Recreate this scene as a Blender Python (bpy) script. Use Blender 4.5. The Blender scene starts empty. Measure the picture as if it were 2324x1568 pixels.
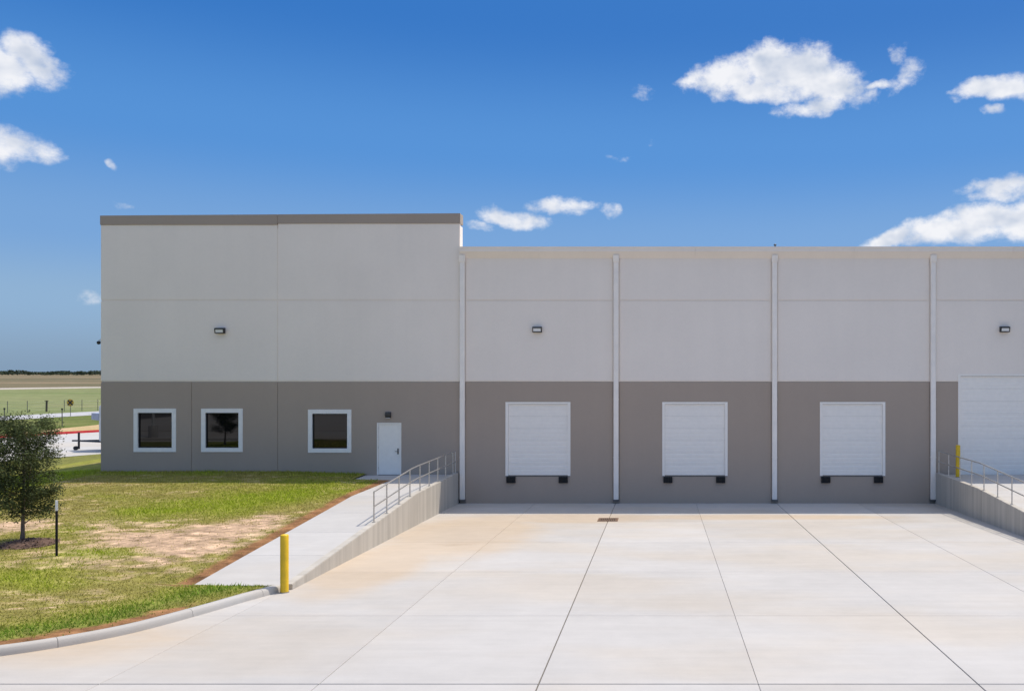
import bpy, bmesh, math, random
import numpy as np
from mathutils import Vector, noise as mnoise

random.seed(7)
rng = np.random.default_rng(7)
S = bpy.context.scene
COL = S.collection

# ------------------------------------------------------------------ camera
D = 36.0            # camera to facade (m)
CZ = 5.49           # camera height above the loading court at the facade
F = 54.5 * D        # focal length in units of a 2324 px wide picture
VX, HY = 1498.0, 842.0   # principal point / horizon in that picture
cam = bpy.data.cameras.new('camera')
cam_o = bpy.data.objects.new('camera', cam)
COL.objects.link(cam_o)
cam_o.location = (0, -D, CZ)
cam_o.rotation_euler = (math.radians(90), 0, 0)
cam.sensor_width = 36.0
cam.lens = F / 2324 * 36.0
cam.shift_x = -(VX - 1162) / 2324
cam.shift_y = (HY - 784) / 2324
cam.clip_end = 9000
cam.clip_start = 0.1
S.camera = cam_o

# ------------------------------------------------------------------ light
SUN_A, SUN_B = 0.42, 0.29                # shadow run to the left / towards the viewer per metre of height
SUN_EL = math.atan(1 / math.hypot(SUN_A, SUN_B))
SUN_AZ = math.atan2(SUN_A, SUN_B)        # clockwise from +Y
SKY_STRENGTH = 0.15
SUN_STRENGTH = 2.2
sun = bpy.data.lights.new('sun', 'SUN')
sun.energy = SUN_STRENGTH
sun.angle = math.radians(0.53)
sun.color = (1.0, 0.93, 0.82)
sun_o = bpy.data.objects.new('sun', sun)
COL.objects.link(sun_o)
sun_o.rotation_euler = Vector((-SUN_A, -SUN_B, -1)).to_track_quat('-Z', 'Y').to_euler()
sun_o.location = (20, 15, 50)

world = bpy.data.worlds.new('World')
S.world = world
world.use_nodes = True
S.view_settings.view_transform = 'Standard'
S.view_settings.look = 'None'
S.view_settings.gamma = 1
S.view_settings.use_curve_mapping = False
S.view_settings.exposure = 0.82


def build_world():
    nt = world.node_tree
    N, L = nt.nodes, nt.links
    bg = N['Background']
    out = N['World Output']
    sky = N.new('ShaderNodeTexSky')
    sky.sky_type = 'NISHITA'
    sky.sun_disc = False
    sky.sun_elevation = SUN_EL
    sky.sun_rotation = SUN_AZ
    sky.altitude = 100
    sky.air_density = 1.0
    sky.dust_density = 1.0
    sky.ozone_density = 1.5
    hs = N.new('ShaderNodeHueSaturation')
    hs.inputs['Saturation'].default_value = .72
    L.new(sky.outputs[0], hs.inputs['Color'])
    bg.inputs[1].default_value = SKY_STRENGTH
    tc = N.new('ShaderNodeTexCoord')
    sep = N.new('ShaderNodeSeparateXYZ')
    L.new(tc.outputs['Generated'], sep.inputs[0])

    def math_(op, a, b=None, c=None, clamp=False):
        n = N.new('ShaderNodeMath')
        n.operation = op
        n.use_clamp = clamp
        for i, v in enumerate((a, b, c)):
            if v is None:
                continue
            if isinstance(v, (int, float)):
                n.inputs[i].default_value = v
            else:
                L.new(v, n.inputs[i])
        return n.outputs[0]

    az = math_('ARCTAN2', sep.outputs[0], sep.outputs[1])
    el = math_('ARCSINE', sep.outputs[2])
    comb = N.new('ShaderNodeCombineXYZ')
    L.new(az, comb.inputs[0])
    L.new(el, comb.inputs[1])
    comb.inputs[2].default_value = 1.0
    # clear deep-blue summer sky: the same tint by height all round, laid over the physical sky
    tint = N.new('ShaderNodeValToRGB')
    tr = tint.color_ramp
    tr.interpolation = 'EASE'
    stops = [(0.0, (.115, .18, .265)), (4, (.132, .225, .35)), (8, (.085, .19, .37)), (14, (.034, .145, .365)), (22, (.005, .088, .30)), (45, (.02, .11, .33)), (90, (.02, .11, .33))]
    tr.elements[0].position = 0.0
    tr.elements[0].color = (*stops[0][1], 1)
    tr.elements[1].position = 1.0
    tr.elements[1].color = (*stops[-1][1], 1)
    for dg, c in stops[1:-1]:
        q = tr.elements.new(dg / 90)
        q.color = (*c, 1)
    L.new(math_('DIVIDE', el, math.pi / 2), tint.inputs[0])
    sc = N.new('ShaderNodeVectorMath')
    sc.operation = 'SCALE'
    sc.inputs['Scale'].default_value = 1 / SKY_STRENGTH
    L.new(tint.outputs[0], sc.inputs[0])
    mxs = N.new('ShaderNodeMix')
    mxs.data_type = 'RGBA'
    fade = N.new('ShaderNodeMapRange')
    fade.interpolation_type = 'SMOOTHSTEP'
    fade.inputs['From Min'].default_value = math.radians(25)
    fade.inputs['From Max'].default_value = math.radians(46)
    fade.inputs['To Min'].default_value = .95
    fade.inputs['To Max'].default_value = .0
    L.new(el, fade.inputs['Value'])
    L.new(fade.outputs[0], mxs.inputs[0])
    L.new(hs.outputs[0], mxs.inputs[6])
    L.new(sc.outputs[0], mxs.inputs[7])
    L.new(mxs.outputs[2], bg.inputs[0])

    def noise(vec, scale, detail, rough=0.55, dist=0.0):
        n = N.new('ShaderNodeTexNoise')
        n.inputs['Scale'].default_value = scale
        n.inputs['Detail'].default_value = detail
        n.inputs['Roughness'].default_value = rough
        n.inputs['Distortion'].default_value = dist
        L.new(vec, n.inputs['Vector'])
        return n

    warp = noise(comb.outputs[0], 16, 4)
    sub = N.new('ShaderNodeVectorMath')
    sub.operation = 'SUBTRACT'
    L.new(warp.outputs['Color'], sub.inputs[0])
    sub.inputs[1].default_value = (.5, .5, .5)
    mul = N.new('ShaderNodeVectorMath')
    mul.operation = 'MULTIPLY'
    L.new(sub.outputs[0], mul.inputs[0])
    mul.inputs[1].default_value = (.06, .035, 0)
    add = N.new('ShaderNodeVectorMath')
    L.new(comb.outputs[0], add.inputs[0])
    L.new(mul.outputs[0], add.inputs[1])
    pos = add.outputs[0]

    def ang(px, py):
        a = math.atan((px - VX) / F)
        return a, math.atan((HY - py) / F * math.cos(a))

    # cumulus clouds, each a cluster of puffs: centre, radii (picture units), tilt, weight
    puffs = [
        (1655, 170, 105, 42, .15, 1.15), (1735, 130, 55, 40, .3, 1.25), (1800, 165, 120, 70, 0, 1.35),
        (1880, 185, 85, 62, -.4, 1.2), (1720, 205, 110, 32, -.1, 1.1), (1850, 245, 95, 24, .05, .95),
        (1930, 205, 60, 50, -.6, .95), (1575, 182, 50, 16, .15, .9), (1958, 235, 38, 18, .2, .75), 
        (2062, 178, 50, 26, .6, .75), (2035, 130, 20, 26, .3, .42), (2005, 202, 55, 12, .1, .7),
        (1468, 208, 20, 15, -.5, .48),
        (2235, 195, 72, 27, .1, 1.1), (2310, 198, 60, 34, 0, 1.15), (2255, 258, 30, 14, -.2, .7), (2165, 205, 22, 8, 0, .6),
        (2300, 430, 95, 34, .15, 1.0), (2215, 425, 50, 18, .2, .7), (2030, 545, 85, 20, .12, 1.15), (2130, 525, 95, 34, .15, 1.2),
        (2230, 508, 100, 38, .1, 1.2), (2330, 505, 110, 45, .05, 1.2), (2470, 470, 170, 75, .1, 1.2),
        (1150, 486, 66, 24, -.15, 1.0), (1185, 492, 60, 20, -.2, .9), (1265, 466, 75, 23, -.05, .8), (1330, 466, 32, 12, 0, .6), (1392, 479, 26, 17, -.2, .78), (1080, 509, 40, 12, -.1, .55),
        (70, 122, 78, 38, -.2, 1.2), (108, 163, 72, 44, -.35, 1.15), (-20, 152, 120, 60, 0, 1.2),
        (40, 341, 72, 33, -.1, 1.05), (-30, 337, 100, 50, 0, 1.1), (250, 369, 21, 10, -.5, .72),
        (210, 676, 26, 13, 0, .24), (268, 463, 18, 7, -.2, .30), (1380, 345, 26, 7, -.2, .22), (1470, 330, 16, 5, 0, .2),
    ]
    field = None
    items = []
    for (px, py, rx, ry, tl, w) in puffs:
        a, e = ang(px, py)
        a1, _ = ang(px + rx, py)
        _, e1 = ang(px, py - ry)
        items.append((a, e, abs(a1 - a) * 1.25, abs(e1 - e) * 1.25, tl, w))
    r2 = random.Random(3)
    for k in range(11):                      # unseen clouds outside the view, enlarged and added to brighten the shade
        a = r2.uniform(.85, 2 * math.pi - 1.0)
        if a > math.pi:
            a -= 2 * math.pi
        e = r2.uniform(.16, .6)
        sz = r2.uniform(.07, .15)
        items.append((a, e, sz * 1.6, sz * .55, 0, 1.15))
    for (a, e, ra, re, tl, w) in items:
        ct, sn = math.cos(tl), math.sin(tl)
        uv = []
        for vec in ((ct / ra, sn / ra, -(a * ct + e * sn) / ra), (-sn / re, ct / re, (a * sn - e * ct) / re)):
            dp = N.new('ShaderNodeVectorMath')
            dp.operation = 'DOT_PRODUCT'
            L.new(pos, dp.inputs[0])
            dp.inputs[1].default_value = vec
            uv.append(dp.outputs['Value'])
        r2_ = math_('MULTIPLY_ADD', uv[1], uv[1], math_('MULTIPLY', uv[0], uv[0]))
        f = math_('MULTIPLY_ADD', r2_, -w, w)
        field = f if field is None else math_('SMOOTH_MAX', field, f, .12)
    st = N.new('ShaderNodeMapping')
    st.inputs['Scale'].default_value = (1, 1.35, 1)
    L.new(comb.outputs[0], st.inputs[0])
    fb = noise(st.outputs[0], 34, 7, .66)
    dens = math_('ADD', math_('MULTIPLY_ADD', fb.outputs['Fac'], 2.1, -1.16), field)
    mr = N.new('ShaderNodeMapRange')
    mr.interpolation_type = 'SMOOTHSTEP'
    mr.inputs['From Min'].default_value = -.05
    mr.inputs['From Max'].default_value = 1.0
    L.new(dens, mr.inputs['Value'])
    alpha = math_('MULTIPLY', mr.outputs[0], .97)
    # thin parts of a cloud scatter less light than its core
    st2 = N.new('ShaderNodeVectorMath')
    L.new(st.outputs[0], st2.inputs[0])
    st2.inputs[1].default_value = (.008, .016, 0)      # towards the sun
    fb2 = noise(st2.outputs[0], 22, 3, .5)
    fb3 = noise(st.outputs[0], 22, 3, .5)
    lit = math_('SUBTRACT', fb3.outputs['Fac'], fb2.outputs['Fac'])
    core = math_('MULTIPLY_ADD', dens, -.10, .62)
    cr = N.new('ShaderNodeValToRGB')
    cr.color_ramp.elements[0].position = .12
    cr.color_ramp.elements[0].color = (.52, .59, .72, 1)
    cr.color_ramp.elements[1].position = .68
    cr.color_ramp.elements[1].color = (.90, .905, .935, 1)
    L.new(math_('MULTIPLY_ADD', lit, 1.5, core), cr.inputs[0])
    bg2 = N.new('ShaderNodeBackground')
    L.new(cr.outputs[0], bg2.inputs[0])
    bg2.inputs[1].default_value = .58
    mix = N.new('ShaderNodeMixShader')
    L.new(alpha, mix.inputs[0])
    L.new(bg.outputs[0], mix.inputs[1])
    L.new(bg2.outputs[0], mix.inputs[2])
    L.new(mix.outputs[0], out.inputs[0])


build_world()
world.cycles.sampling_method = 'MANUAL'
world.cycles.sample_map_resolution = 512

# ------------------------------------------------------------------ helpers


def wx(px):
    return (px - VX) / 54.5


def wz(py):
    return CZ - (py - HY) / 54.5


def G(px, py, z):
    """where the sight line through a picture point meets height z"""
    Z = F * (CZ - z) / (py - HY)
    return ((px - VX) * Z / F, Z - D)


def court_z(y):
    """the truck court falls towards the docks"""
    return max(0.0, -y * 0.0321) if y > -30 else 0.963


def tag(o, label=None, cat=None, group=None, kind=None):
    if label:
        o['label'] = label
    if cat:
        o['category'] = cat
    if group:
        o['group'] = group
    if kind:
        o['kind'] = kind
    return o


def empty(name, loc=(0, 0, 0), rz=0.0, parent=None):
    o = bpy.data.objects.new(name, None)
    COL.objects.link(o)
    o.location = loc
    o.rotation_euler = (0, 0, rz)
    o.empty_display_size = .2
    if parent:
        o.parent = parent
    return o


def link(name, me, mat=None, parent=None, loc=None, rz=0):
    o = bpy.data.objects.new(name, me)
    COL.objects.link(o)
    if mat is not None and len(me.materials) == 0:
        me.materials.append(mat)
    if parent:
        o.parent = parent
    if loc is not None:
        o.location = loc
    if rz:
        o.rotation_euler = (0, 0, rz)
    return o


class MB:
    """collects simple shapes into one mesh"""

    def __init__(self):
        self.v, self.f, self.sm = [], [], []

    def add(self, vs, fs, smooth=False):
        b = len(self.v)
        self.v += [tuple(p) for p in vs]
        for f in fs:
            self.f.append(tuple(i + b for i in f))
            self.sm.append(smooth)
        return self

    def box(self, x0, x1, y0, y1, z0, z1):
        vs = [(x0, y0, z0), (x1, y0, z0), (x1, y1, z0), (x0, y1, z0), (x0, y0, z1), (x1, y0, z1), (x1, y1, z1), (x0, y1, z1)]
        return self.add(vs, [(0, 3, 2, 1), (4, 5, 6, 7), (0, 1, 5, 4), (1, 2, 6, 5), (2, 3, 7, 6), (3, 0, 4, 7)])

    def prism_x(self, prof, x0, x1):
        """profile of (y, z), counter-clockwise seen from +x"""
        n = len(prof)
        vs = [(x0, y, z) for y, z in prof] + [(x1, y, z) for y, z in prof]
        fs = [tuple(range(n - 1, -1, -1)), tuple(range(n, 2 * n))]
        fs += [(i, (i + 1) % n, n + (i + 1) % n, n + i) for i in range(n)]
        return self.add(vs, fs)

    def prism_z(self, prof, z0, z1):
        n = len(prof)
        vs = [(x, y, z0) for x, y in prof] + [(x, y, z1) for x, y in prof]
        fs = [tuple(range(n - 1, -1, -1)), tuple(range(n, 2 * n))]
        fs += [(i, (i + 1) % n, n + (i + 1) % n, n + i) for i in range(n)]
        return self.add(vs, fs)

    def tube(self, pts, rad, n=8, caps=True):
        pts = [Vector(p) for p in pts]
        rad = rad if isinstance(rad, (list, tuple)) else [rad] * len(pts)
        vs, fs = [], []
        up = Vector((0, 0, 1))
        for i, p in enumerate(pts):
            a = pts[max(0, i - 1)]
            b = pts[min(len(pts) - 1, i + 1)]
            t = (b - a).normalized()
            u = t.cross(up)
            if u.length < .05:
                u = t.cross(Vector((0, 1, 0)))
            u.normalize()
            w = t.cross(u)
            for k in range(n):
                an = 2 * math.pi * k / n
                vs.append(p + (u * math.cos(an) + w * math.sin(an)) * rad[i])
        for i in range(len(pts) - 1):
            for k in range(n):
                a = i * n + k
                b = i * n + (k + 1) % n
                fs.append((a, b, b + n, a + n))
        self.add(vs, fs, True)
        if caps:
            self.add(vs[:n], [tuple(range(n - 1, -1, -1))])
            self.add(vs[-n:], [tuple(range(n))])
        return self

    def lathe(self, prof, n=20, cx=0, cy=0):
        """profile of (r, z) from bottom to top"""
        vs, fs = [], []
        for r, z in prof:
            for k in range(n):
                a = 2 * math.pi * k / n
                vs.append((cx + r * math.cos(a), cy + r * math.sin(a), z))
        for i in range(len(prof) - 1):
            for k in range(n):
                a = i * n + k
                b = i * n + (k + 1) % n
                fs.append((a, b, b + n, a + n))
        self.add(vs, fs, True)
        self.add(vs[-n:], [tuple(range(n))])
        return self

    def mesh(self, name):
        me = bpy.data.meshes.new(name)
        me.from_pydata(self.v, [], self.f)
        me.polygons.foreach_set('use_smooth', self.sm)
        me.update()
        return me

    def build(self, name, mat, parent=None, bevel=0.0, seg=2, loc=None, rz=0):
        me = self.mesh(name)
        if bevel:
            bm = bmesh.new()
            bm.from_mesh(me)
            bmesh.ops.remove_doubles(bm, verts=bm.verts, dist=1e-5)
            ed = [e for e in bm.edges if len(e.link_faces) == 2 and e.calc_face_angle(0) > .5]
            bmesh.ops.bevel(bm, geom=ed, offset=bevel, segments=seg, affect='EDGES', clamp_overlap=True)
            bm.to_mesh(me)
            bm.free()
        return link(name, me, mat, parent, loc, rz)


def wall_sheet(x0, x1, z0, z1, yf, yb, holes=(), tops=None):
    """a slab standing in the facade with rectangular openings; tops = heights of the top edge at x0 and x1"""
    xs = sorted({x0, x1, *[h[0] for h in holes], *[h[1] for h in holes]})
    zs = sorted({z0, z1, *[h[2] for h in holes], *[h[3] for h in holes]})
    xs = [x for x in xs if x0 <= x <= x1]
    zs = [z for z in zs if z0 <= z <= z1]

    def solid(i, j):
        if i < 0 or j < 0 or i >= len(xs) - 1 or j >= len(zs) - 1:
            return False
        cx, cz = (xs[i] + xs[i + 1]) / 2, (zs[j] + zs[j + 1]) / 2
        return not any(h[0] < cx < h[1] and h[2] < cz < h[3] for h in holes)

    def top(x, z):
        if tops and abs(z - z1) < 1e-6:
            return tops[0] + (tops[1] - tops[0]) * (x - x0) / (x1 - x0)
        return z
    m = MB()
    for i in range(len(xs) - 1):
        for j in range(len(zs) - 1):
            if not solid(i, j):
                continue
            a, b, c, d = xs[i], xs[i + 1], zs[j], zs[j + 1]
            ta, tb = top(a, d), top(b, d)
            m.add([(a, yf, c), (b, yf, c), (b, yf, tb), (a, yf, ta)], [(0, 1, 2, 3)])
            m.add([(a, yb, c), (b, yb, c), (b, yb, tb), (a, yb, ta)], [(3, 2, 1, 0)])
            if not solid(i - 1, j):
                m.add([(a, yf, c), (a, yb, c), (a, yb, ta), (a, yf, ta)], [(3, 2, 1, 0)])
            if not solid(i + 1, j):
                m.add([(b, yf, c), (b, yb, c), (b, yb, tb), (b, yf, tb)], [(0, 1, 2, 3)])
            if not solid(i, j - 1):
                m.add([(a, yf, c), (b, yf, c), (b, yb, c), (a, yb, c)], [(3, 2, 1, 0)])
            if not solid(i, j + 1):
                m.add([(a, yf, ta), (b, yf, tb), (b, yb, tb), (a, yb, ta)], [(0, 1, 2, 3)])
    return m


# ------------------------------------------------------------------ materials


class Mat:
    def __init__(self, name, color=(.5, .5, .5), rough=.7, metal=0.0, spec=.5):
        self.m = bpy.data.materials.new(name)
        self.m.use_nodes = True
        self.N = self.m.node_tree.nodes
        self.L = self.m.node_tree.links
        self.b = self.N['Principled BSDF']
        self.b.inputs['Base Color'].default_value = (*color, 1)
        self.b.inputs['Roughness'].default_value = rough
        self.b.inputs['Metallic'].default_value = metal
        self.b.inputs['Specular IOR Level'].default_value = spec
        self._pos = None

    def pos(self):
        if self._pos is None:
            g = self.N.new('ShaderNodeNewGeometry')
            self._pos = g.outputs['Position']
        return self._pos

    def mapped(self, scale=(1, 1, 1), loc=(0, 0, 0), vec=None):
        m = self.N.new('ShaderNodeMapping')
        m.inputs['Scale'].default_value = scale
        m.inputs['Location'].default_value = loc
        self.L.new(vec or self.pos(), m.inputs[0])
        return m.outputs[0]

    def noise(self, scale=1.0, detail=4, rough=.55, vec=None, dist=0.0):
        n = self.N.new('ShaderNodeTexNoise')
        n.inputs['Scale'].default_value = scale
        n.inputs['Detail'].default_value = detail
        n.inputs['Roughness'].default_value = rough
        n.inputs['Distortion'].default_value = dist
        self.L.new(vec or self.pos(), n.inputs['Vector'])
        return n.outputs['Fac']

    def math(self, op, a, b=None, c=None, clamp=False):
        n = self.N.new('ShaderNodeMath')
        n.operation = op
        n.use_clamp = clamp
        for i, v in enumerate((a, b, c)):
            if v is None:
                continue
            if isinstance(v, (int, float)):
                n.inputs[i].default_value = v
            else:
                self.L.new(v, n.inputs[i])
        return n.outputs[0]

    def rng(self, v, a, b, c=0.0, d=1.0, smooth=True):
        n = self.N.new('ShaderNodeMapRange')
        n.interpolation_type = 'SMOOTHSTEP' if smooth else 'LINEAR'
        n.inputs['From Min'].default_value = a
        n.inputs['From Max'].default_value = b
        n.inputs['To Min'].default_value = c
        n.inputs['To Max'].default_value = d
        self.L.new(v, n.inputs['Value'])
        return n.outputs[0]

    def mix(self, fac, a, b, mode='MIX'):
        n = self.N.new('ShaderNodeMix')
        n.data_type = 'RGBA'
        n.blend_type = mode
        n.clamp_factor = True
        ins = [i for i in n.inputs if i.enabled]
        fi = n.inputs[0]
        ai, bi = n.inputs[6], n.inputs[7]
        for sock, v in ((fi, fac), (ai, a), (bi, b)):
            if isinstance(v, (int, float)):
                sock.default_value = v
            elif isinstance(v, tuple):
                sock.default_value = (*v, 1) if len(v) == 3 else v
            else:
                self.L.new(v, sock)
        return n.outputs[2]

    def sep(self, vec=None):
        n = self.N.new('ShaderNodeSeparateXYZ')
        self.L.new(vec or self.pos(), n.inputs[0])
        return n.outputs

    def attr(self, name):
        n = self.N.new('ShaderNodeAttribute')
        n.attribute_name = name
        return n.outputs['Color']

    def scale_col(self, col, v):
        """multiply a colour by a value socket"""
        n = self.N.new('ShaderNodeVectorMath')
        n.operation = 'SCALE'
        if isinstance(col, tuple):
            n.inputs[0].default_value = col
        else:
            self.L.new(col, n.inputs[0])
        self.L.new(v, n.inputs['Scale'])
        return n.outputs[0]

    def color(self, sock):
        self.L.new(sock, self.b.inputs['Base Color'])
        return self

    def rough(self, sock):
        self.L.new(sock, self.b.inputs['Roughness'])
        return self

    def bump(self, h, strength=.3, dist=.01):
        n = self.N.new('ShaderNodeBump')
        n.inputs['Strength'].default_value = strength
        n.inputs['Distance'].default_value = dist
        self.L.new(h, n.inputs['Height'])
        self.L.new(n.outputs[0], self.b.inputs['Normal'])
        return self


def simple(name, color, rough=.6, metal=0.0, var=.12, scale=6.0, bump=.0):
    m = Mat(name, color, rough, metal)
    n = m.noise(scale, 5)
    m.color(m.scale_col(color, m.rng(n, .3, .7, 1 - var, 1 + var, False)))
    if bump:
        m.bump(m.noise(scale * 8, 3), bump, .005)
    return m.m


def paint_mat(name, color):
    """matt masonry paint on tilt-up concrete: cloudy, faintly streaked down"""
    m = Mat(name, color, .82, spec=.3)
    cloud = m.noise(.35, 4)
    streak = m.noise(1, 4, vec=m.mapped((2.2, 2.2, .18)))
    fine = m.noise(9, 4)
    v = m.math('ADD', m.math('MULTIPLY', cloud, .12), m.math('ADD', m.math('MULTIPLY', streak, .045), m.math('MULTIPLY', fine, .05)))
    v = m.math('ADD', v, .89)
    m.color(m.scale_col(color, v))
    m.bump(m.noise(30, 5), .12, .004)
    return m.m


M_LIGHT = paint_mat('paint_light_grey', (.90, .80, .695))
M_DARK = paint_mat('paint_dark_grey', (.43, .345, .275))
M_COPE = paint_mat('coping_taupe', (.40, .325, .26))
M_JOINT = simple('joint_sealant_grey', (.30, .29, .28), .8)
M_WHITE = simple('white_metal', (.72, .72, .71), .45, var=.04)
M_SPOUT = simple('downspout_white', (.93, .85, .755), .5, var=.05, scale=2)
M_FRAME = simple('window_frame_white', (.90, .86, .80), .5, var=.04)
M_DOORW = simple('door_white', (.94, .875, .785), .45, var=.025)
M_BLACK = simple('black_metal', (.018, .018, .02), .45)
M_RUBBER = simple('black_rubber', (.016, .015, .014), .85, bump=.3)
M_STEEL = simple('galvanised_steel', (.55, .53, .50), .38, .85, var=.15, scale=20)
M_STEELD = simple('dark_steel', (.16, .155, .15), .5, .6)
M_LENS = simple('lamp_lens', (.82, .82, .80), .25, var=.02)
M_TYRE = simple('tyre_rubber', (.03, .03, .03), .8)
M_RED = simple('red_kerb_paint', (.62, .035, .04), .6)
M_RUST = simple('rusty_cast_iron', (.17, .095, .055), .75, var=.3, scale=30)
M_DARKHOLE = simple('dark_void', (.02, .018, .016), .9)
M_ROOF = simple('roof_membrane', (.55, .55, .53), .8)

mg = Mat('tinted_glass', (.003, .0035, .0045), .02, 0, .5)
mg.b.inputs['IOR'].default_value = 1.5
M_GLASS = mg.m

my = Mat('yellow_bollard_sleeve', (.80, .50, .012), .42)
yc = my.scale_col((.80, .50, .012), my.rng(my.noise(5, 5), .3, .75, 1.08, .82, False))
yc = my.mix(my.rng(my.noise(1, 5, .7, vec=my.mapped((26, 26, 5))), .62, .72, 0, .45), yc, (.36, .24, .05))
my.color(yc)
M_YEL = my.m
M_BAND = simple('bollard_cap_yellow', (.85, .58, .03), .4, var=.05)


def concrete(name, col, stains=0, streak=True, tan=(.50, .385, .265), bumpy=.25):
    m = Mat(name, col, .88, spec=.25)
    oi = m.N.new('ShaderNodeObjectInfo')
    base = m.noise(.5, 5, .6)
    mid = m.noise(2.3, 5, .6)
    fine = m.noise(38, 4, .6)
    v = m.math('MULTIPLY_ADD', base, .22, .77)
    v = m.math('MULTIPLY_ADD', mid, .12, v)
    v = m.math('MULTIPLY_ADD', fine, .08, v)
    if streak:      # broom and trowel marks run across the court
        st = m.noise(1, 5, .65, vec=m.mapped((.45, 4.5, 1)))
        v = m.math('MULTIPLY_ADD', m.math('SUBTRACT', st, .5), .16, v)
    v = m.math('MULTIPLY_ADD', oi.outputs['Random'], .09, v)
    v = m.math('SUBTRACT', v, .05)
    c = m.scale_col(col, v)
    warm = m.rng(m.noise(.22, 3, vec=m.mapped((.6, 1.6, 1), (3, 8, 0))), .40, .64, 0, .6)
    c = m.mix(warm, c, m.scale_col(tuple(a * b for a, b in zip(col, (1.0, .925, .82))), v))
    if stains:
        X, Y, Zz = m.sep()

        def blob(cx, cy, rx, ry):
            a = m.math('DIVIDE', m.math('SUBTRACT', X, cx), rx)
            b = m.math('DIVIDE', m.math('SUBTRACT', Y, cy), ry)
            r = m.math('SQRT', m.math('ADD', m.math('MULTIPLY', a, a), m.math('MULTIPLY', b, b)))
            return m.math('SUBTRACT', 1.0, r, clamp=True)
        n1 = m.noise(1, 6, .65, vec=m.mapped((.55, 1.5, 1)), dist=.6)
        field = None
        for args in ((-6.3, -8.2, 3.3, 6.5), (-3.5, -4.6, 5.6, 1.7), (-7.4, -13.2, 1.8, 5.5), (3, -4.3, 8, .95), (-6.5, -10.6, 2.4, 1.5)):
            bb = blob(*args)
            field = bb if field is None else m.math('MAXIMUM', field, bb)
        field = m.math('MAXIMUM', field, m.math('MULTIPLY', blob(-10.5, -20.6, 4.2, 2.3), .55))
        s = m.rng(m.math('MULTIPLY', field, m.math('ADD', n1, .35)),  .06, .45, 0, .7)
        c = m.mix(s, c, m.scale_col(tan, v))
        dk = m.rng(m.math('MULTIPLY', blob(-6.0, -10.2, 1.9, .9), m.noise(1, 4, .6, vec=m.mapped((.8, 4, 1)))), .22, .6, 0, .35)
        c = m.mix(dk, c, (.30, .22, .15))
    # small dark flecks
    fl = m.rng(m.noise(5.5, 3, .7), .70, .78, 0, .22)
    c = m.mix(fl, c, tuple(a * .55 for a in col))
    m.color(c)
    m.bump(m.math('ADD', fine, m.noise(90, 2)), bumpy, .004)
    return m.m


M_COURT = concrete('court_concrete', (.48, .455, .427), stains=1)
M_WALK = concrete('walk_concrete', (.475, .455, .43))
M_KERB = concrete('kerb_concrete', (.45, .43, .405), streak=False)
M_LOT = concrete('lot_concrete', (.48, .465, .44), streak=False)


def retaining_mat():
    col = (.485, .445, .385)
    m = Mat('retaining_concrete', col, .9, spec=.2)
    board = m.noise(1, 3, vec=m.mapped((1, 4.5, .12)))
    cl = m.noise(.8, 5)
    v = m.math('MULTIPLY_ADD', board, .6, .53)
    v = m.math('MULTIPLY_ADD', cl, .26, v)
    c = m.scale_col(col, v)
    run = m.rng(m.noise(1, 4, vec=m.mapped((1, 7, .25), (2, 5, 1))), .55, .8, 0, .45)
    c = m.mix(run, c, (.30, .265, .22))
    m.color(c)
    m.bump(m.noise(14, 5), .35, .008)
    return m.m


M_RET = retaining_mat()


def attr_mat(name, rough=.95, bump=.0, translucent=0.0, vn=0.0):
    m = Mat(name, (.2, .2, .1), rough, spec=.15)
    c = m.attr('Col')
    if vn:
        n = m.math('ADD', m.noise(11, 6, .7), m.noise(2.5, 4, .6))
        c = m.scale_col(c, m.rng(n, .7, 1.3, 1 - vn, 1 + vn, False))
    m.color(c)
    if bump:
        m.bump(m.math('ADD', m.noise(9, 6, .7), m.noise(40, 3, .7)), bump, .03)
    if translucent:
        t = m.N.new('ShaderNodeBsdfTranslucent')
        m.L.new(c, t.inputs[0])
        mx = m.N.new('ShaderNodeMixShader')
        mx.inputs[0].default_value = translucent
        out = m.N['Material Output']
        m.L.new(m.b.outputs[0], mx.inputs[1])
        m.L.new(t.outputs[0], mx.inputs[2])
        m.L.new(mx.outputs[0], out.inputs[0])
    return m.m


M_LAWN = attr_mat('lawn_ground', bump=.8, vn=.45)
M_BLADE = attr_mat('grass_blade', .7, translucent=.3)
M_LEAF = attr_mat('oak_leaf', .55, translucent=.22)
M_MULCH = attr_mat('mulch_chip', .95)
M_BARK = simple('bark', (.16, .12, .095), .95, var=.35, scale=18, bump=.8)


def field_mat(name, a, b, scale, c=None, stretch=(1, 1, 1)):
    m = Mat(name, a, .95, spec=.1)
    vec = m.mapped(stretch)
    col = m.mix(m.rng(m.noise(scale, 6, .65, vec=vec), .38, .62), a, b)
    if c:
        col = m.mix(m.rng(m.noise(scale * .45, 4, .6, vec=m.mapped(stretch, (31, 7, 0))), .52, .66), col, c)
    col = m.scale_col(col, m.rng(m.noise(scale * 14, 4, .7), .25, .75, .72, 1.28, False))
    m.color(col)
    m.bump(m.noise(scale * 20, 4, .7), .6, .05)
    return m.m


M_TERRAIN = field_mat('scrub_ground', (.21, .165, .095), (.12, .11, .06), .014, (.34, .235, .15), (.3, 1.8, 1))
M_GFIELD = field_mat('pasture', (.215, .225, .10), (.17, .20, .075), .03, (.26, .235, .12), (.5, 1.5, 1))
M_VERGE = field_mat('mown_verge', (.12, .15, .035), (.18, .18, .06), .25, (.09, .12, .03))
M_STRAW = field_mat('straw_mulch', (.52, .37, .20), (.42, .33, .15), .35, (.56, .36, .22))
M_ROADP = field_mat('pale_gravel', (.50, .44, .38), (.44, .39, .33), .1)
M_ROADC = field_mat('road_concrete', (.44, .43, .43), (.40, .39, .39), .1)

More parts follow.
